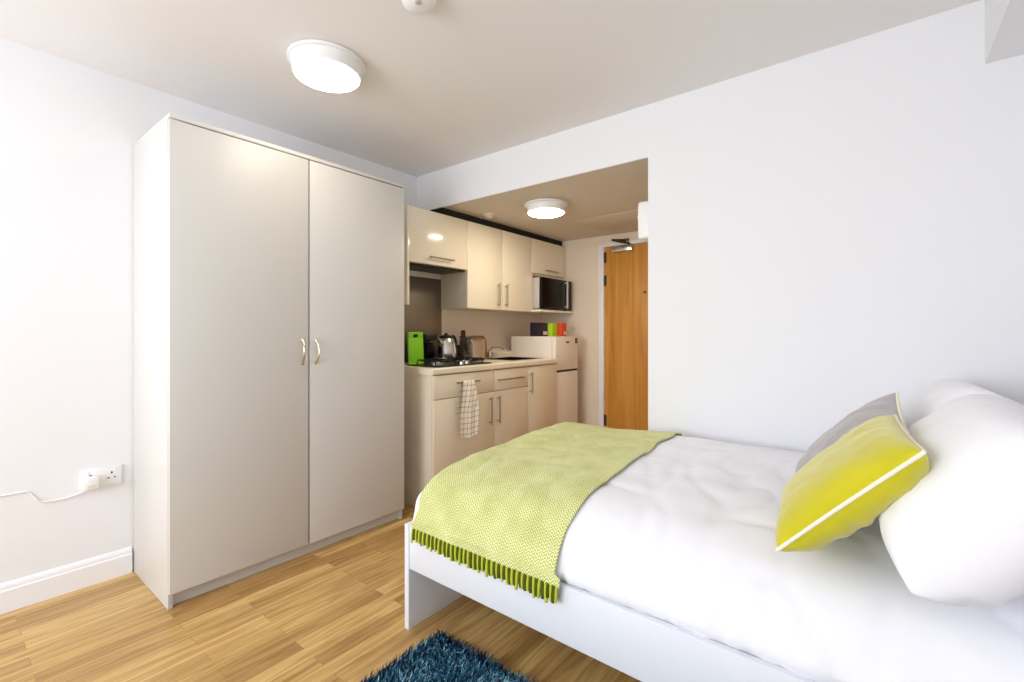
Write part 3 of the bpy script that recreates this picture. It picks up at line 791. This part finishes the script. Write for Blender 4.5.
# ------------------------------------------------------------------ the throw
tx0, tx1 = -1.372, -.742
rows = []; NX = 64
s_top0 = next(CSL[i] for i, q in enumerate(CS) if q.z >= .43)
s_end = next(CSL[i] for i, q in enumerate(CS) if q.y >= 2.285)
hem = [(1.1335, .404), (1.1338, .414), (1.136, .428)]
for i in range(NX+1):
    f_ = i/NX; row = []
    for j in range(-len(hem), 110):
        if j < 0:
            hy, hz_ = hem[j+len(hem)]
            wob = .0025*noise.noise(Vector((f_*14, 0, 3)))
            s = 0; yv = hy+wob; zv = hz_+.004*noise.noise(Vector((f_*4, 5, 0)))
            edge = .012*noise.noise(Vector((0.3, zv*6, 4)))
            row.append(Vector((tx0+(tx1-tx0)*f_+.02*f_ + edge*f_, yv, zv)))
        else:
            s = s_top0+(s_end-s_top0)*j/109
            y, z, ny, nz = cs(s)
            x = tx0+(tx1-tx0)*f_
            x += f_*(.020*noise.noise(Vector((1.7, y*5, z*5)))+.02*max(0, .5-z)*4 - .02*max(0, y-1.9))
            fz = 1.0
            for (xa, fa), (xb, fb) in zip(xs, xs[1:]):
                if xa <= x <= xb: fz = fa+(fb-fa)*(x-xa)/max(1e-9, xb-xa); break
            p_ = bedpt(x, fz, s, .6)
            crease = .004*noise.noise(Vector((x*4, y*10, 9)))+.003*max(0, noise.noise(Vector((x*9, y*5, 12))))
            off = .011+crease
            q = Vector((x, p_.y+ny*off, p_.z+nz*off))
            if z < .50: q.y = min(q.y, 1.1385+max(0, (z-.43))*.62)
            row.append(q)
    rows.append(row)
th = thing('throw', (-1.06, 1.7, .62), 'lime green woven throw with a fringe laid across the foot of the bed', 'throw')
cloth = sheet(rows, .006, 'woven_cloth', M['weave'], th)
hemrow = [r[0] for r in rows]
def tassel(x, m, w, zl, sway, back):
    f_ = (x-hemrow[0].x)/(hemrow[-1].x-hemrow[0].x); k = min(NX, max(0, int(round(f_*NX)))); h = hemrow[k]
    y = h.y+back
    path = smooth_path([(x, y, h.z+.004), (x+sway*.3, y-.001, h.z-zl*.3), (x+sway*.7, y-.001, h.z-zl*.7), (x+sway, y-.0005, h.z-zl)], 4)
    n = len(path)
    bm = nb(); add_tube(bm, path, [w*(.75+.35*math.sin(2.2*i/(n-1)+.3)) for i in range(n)], 8)
    obj('tassel', bm, m, th)
nT = 32
for i in range(nT):
    x = hemrow[0].x+.006+(hemrow[-1].x-hemrow[0].x-.012)*i/(nT-1)
    tassel(x+random.uniform(-.002, .002), M['tlime'], random.uniform(.0040, .0052), random.uniform(.042, .056), random.uniform(-.006, .004), -.002)
for i in range(nT-1):
    x = hemrow[0].x+.006+(hemrow[-1].x-hemrow[0].x-.012)*(i+.5)/(nT-1)
    tassel(x, M['tolive'], random.uniform(.0060, .0072), random.uniform(.036, .048), random.uniform(-.004, .004), -.001)

# ------------------------------------------------------------------ cushions and pillows
def cushion(name, A, B, C_, D, half, m, label, cat, group=None, pip=None, pinch=.07, power=2.4, wseed=0, wamp=.006, n=34, bias=0.0, ex_p=.5):
    """stuffed cushion on four corners A,B,C_,D (in order round); both faces bulge, edges draw in between corners"""
    A, B, C_, D = map(Vector, (A, B, C_, D))
    nrm = ((B-A).cross(D-A)).normalized()
    cen = (A+B+C_+D)/4
    def base(u, v):
        p_ = A*(1-u)*(1-v)+B*u*(1-v)+C_*u*v+D*(1-u)*v
        a, b = 2*u-1, 2*v-1
        du = ((B-A)*(1-v)+(C_-D)*v); dv = ((D-A)*(1-u)+(C_-B)*u)
        p_ = p_-du*(.5*pinch*a*(1-b*b)) - dv*(.5*pinch*b*(1-a*a))
        return p_
    def bul(u, v):
        a, b = abs(2*u-1), abs(2*v-1)
        return ((1-a**power)**ex_p)*((1-b**power)**ex_p)
    bm = nb(); top = []; bot = []
    def wv(u, v, side):
        a, b = 2*u-1, 2*v-1
        e = max(abs(a), abs(b))
        rad = noise.noise(Vector((u*6+wseed, v*6, side*3)))*wamp
        al, ac = (u, v) if abs(b) > abs(a) else (v, u)
        sm = max(0, min(1, (e-.35)/.5))
        pk = noise.noise(Vector((al*13+wseed, ac*3, side+wseed)))*wamp*1.3*sm
        cr_ = abs(noise.noise(Vector((u*3.2+v*2.1+wseed, v*2.4-u*1.2, 5+side))))
        rad -= wamp*.8*max(0, .14-cr_)/.14
        return rad+pk
    for i in range(n+1):
        # cosine spacing packs points to the seams
        u = .5-.5*math.cos(math.pi*i/n); rt = []; rb = []
        for j in range(n+1):
            v = .5-.5*math.cos(math.pi*j/n)
            p_ = base(u, v); t_ = bul(u, v)
            if i in (0, n) or j in (0, n):
                q = bm.verts.new(p_); rt.append(q); rb.append(q)
            else:
                rt.append(bm.verts.new(p_+nrm*(half*(1+bias)*t_-wv(u, v, 0)*t_*math.copysign(1, -half))))
                rb.append(bm.verts.new(p_-nrm*(half*(1-bias)*t_-wv(u, v, 1)*t_*math.copysign(1, -half)*.4)))
        top.append(rt); bot.append(rb)
    for i in range(n):
        for j in range(n):
            bm.faces.new((top[i][j], top[i+1][j], top[i+1][j+1], top[i][j+1]))
            bm.faces.new((bot[i][j], bot[i][j+1], bot[i+1][j+1], bot[i+1][j]))
    bmesh.ops.recalc_face_normals(bm, faces=bm.faces[:])
    loc = cen-Vector((0, 0, .1))
    if not pip:
        o = obj(name, bm, m, None, loc, ang=75); return tag(o, label, cat, group)
    t = thing(name, loc, label, cat, group)
    obj('cover', bm, m, t, ang=75)
    per = []
    for i in range(n): per.append(base(.5-.5*math.cos(math.pi*i/n), 0))
    for j in range(n): per.append(base(1, .5-.5*math.cos(math.pi*j/n)))
    for i in range(n): per.append(base(.5+.5*math.cos(math.pi*i/n), 1))
    for j in range(n): per.append(base(0, .5+.5*math.cos(math.pi*j/n)))
    pp = [per[0]]
    for q in per[1:]:
        if (q-pp[-1]).length > .0035: pp.append(q)
    obj('piping', add_tube(nb(), pp, .0042, 8, closed=True), M['piping'], t)
    return t
gp = 'white pillows on the bed'
cushion('pillow', (.045, 1.115, .665), (.045, 1.735, .69), (.285, 1.735, .955), (.280, 1.135, .935), .13, M['linen'], 'nearest plump white pillow leaning at the head of the bed', 'pillow', gp, None, .02, 4.0, 3, .012, 40, 0.0, .42)
cushion('pillow', (.045, 1.745, .70), (.045, 2.31, .70), (.265, 2.31, .95), (.27, 1.745, .96), .11, M['linen'], 'white pillow in the far corner of the bed against the wall', 'pillow', gp, None, .02, 4.0, 11, .012, 40, 0.0, .42)
cushion('cushion', (-.195, 1.95, .655), (.040, 1.80, .961), (.056, 1.50, .885), (-.20, 1.60, .68), -.055, M['grey'], 'grey velvet cushion with cream piping behind the yellow-green one', 'cushion', 'velvet cushions on the bed', True, .04, 3.0, 5, .006, 34, .1, .5)
cushion('cushion', (-.176, 1.155, .664), (.066, 1.165, .915), (.030, 1.55, .925), (-.205, 1.55, .675), -.066, M['yellow'], 'chartreuse velvet cushion with cream piping leaning on the white pillows', 'cushion', 'velvet cushions on the bed', True, .035, 3.2, 8, .0085, 44, .20, .42)

# ------------------------------------------------------------------ shaggy rug
rx0, rx1, ry0, ry1 = -1.30, .25, .06, 1.205
rug = thing('rug', ((rx0+rx1)/2, (ry0+ry1)/2, 0), 'shaggy teal blue rug on the floor beside the bed', 'rug')
obj('backing', box(rx0, rx1, ry0, ry1, 0.0005, .008, bev=.003), M['backing'], rug)
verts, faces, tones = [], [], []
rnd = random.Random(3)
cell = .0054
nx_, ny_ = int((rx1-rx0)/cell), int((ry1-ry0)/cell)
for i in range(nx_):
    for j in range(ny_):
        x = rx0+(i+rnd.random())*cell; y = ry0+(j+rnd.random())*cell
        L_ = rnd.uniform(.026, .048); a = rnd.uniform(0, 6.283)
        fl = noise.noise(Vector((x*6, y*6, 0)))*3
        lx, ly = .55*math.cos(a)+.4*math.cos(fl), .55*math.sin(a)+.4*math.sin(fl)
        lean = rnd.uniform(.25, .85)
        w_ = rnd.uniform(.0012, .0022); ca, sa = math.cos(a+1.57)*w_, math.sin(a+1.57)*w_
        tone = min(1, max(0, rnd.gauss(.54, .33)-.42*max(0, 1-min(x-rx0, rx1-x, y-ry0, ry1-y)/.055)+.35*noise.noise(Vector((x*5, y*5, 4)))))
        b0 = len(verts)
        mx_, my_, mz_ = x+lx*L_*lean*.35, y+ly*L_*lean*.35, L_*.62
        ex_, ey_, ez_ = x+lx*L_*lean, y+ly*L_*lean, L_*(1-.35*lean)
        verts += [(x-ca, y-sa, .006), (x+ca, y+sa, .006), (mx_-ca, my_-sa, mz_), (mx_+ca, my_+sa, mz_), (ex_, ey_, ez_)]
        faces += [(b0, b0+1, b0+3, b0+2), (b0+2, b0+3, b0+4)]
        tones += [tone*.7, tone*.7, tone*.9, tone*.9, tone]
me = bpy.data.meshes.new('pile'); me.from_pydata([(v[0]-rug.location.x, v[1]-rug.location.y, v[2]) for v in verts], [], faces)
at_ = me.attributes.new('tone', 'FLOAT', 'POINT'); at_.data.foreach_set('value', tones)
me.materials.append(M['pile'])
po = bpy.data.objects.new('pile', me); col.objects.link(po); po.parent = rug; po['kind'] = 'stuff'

# ------------------------------------------------------------------ light
def area(name, loc, rot, sx_, sy_, power, color):
    l = bpy.data.lights.new(name, 'AREA'); l.shape = 'RECTANGLE'; l.size = sx_; l.size_y = sy_; l.energy = power; l.color = color
    o = bpy.data.objects.new(name, l); col.objects.link(o); o.location = loc; o.rotation_euler = rot; return o
area('window_daylight', ((WX0+WX1)/2, YB-.03, (WZ0+WZ1)/2), (R(90), 0, 0), WX1-WX0-.1, WZ1-WZ0-.1, 66, (.87, .935, 1.0))

w = bpy.data.worlds.new('world'); scn.world = w; w.use_nodes = True
nt = w.node_tree; bg = nt.nodes['Background']
sky = nt.nodes.new('ShaderNodeTexSky'); sky.sky_type = 'HOSEK_WILKIE'; sky.turbidity = 4
nt.links.new(sky.outputs[0], bg.inputs['Color']); bg.inputs['Strength'].default_value = 1.0

# ------------------------------------------------------------------ camera
cam = bpy.data.cameras.new('camera'); co = bpy.data.objects.new('camera', cam); col.objects.link(co)
cam.sensor_fit = 'HORIZONTAL'; cam.sensor_width = 36; cam.lens = 36*465.5/1024
cam.shift_y = -9/1024; cam.clip_start = .01
co.location = (0, 0, 1.14); co.rotation_euler = (R(90), 0, math.atan2(368, 465.5))
scn.camera = co

scn.view_settings.view_transform = 'Standard'; scn.view_settings.look = 'None'
scn.view_settings.gamma = 1; scn.view_settings.use_curve_mapping = False
scn.view_settings.exposure = 0.37
scn.cycles.use_denoising = True
scn.cycles.max_bounces = 10; scn.cycles.diffuse_bounces = 6
scn.cycles.sample_clamp_indirect = 8
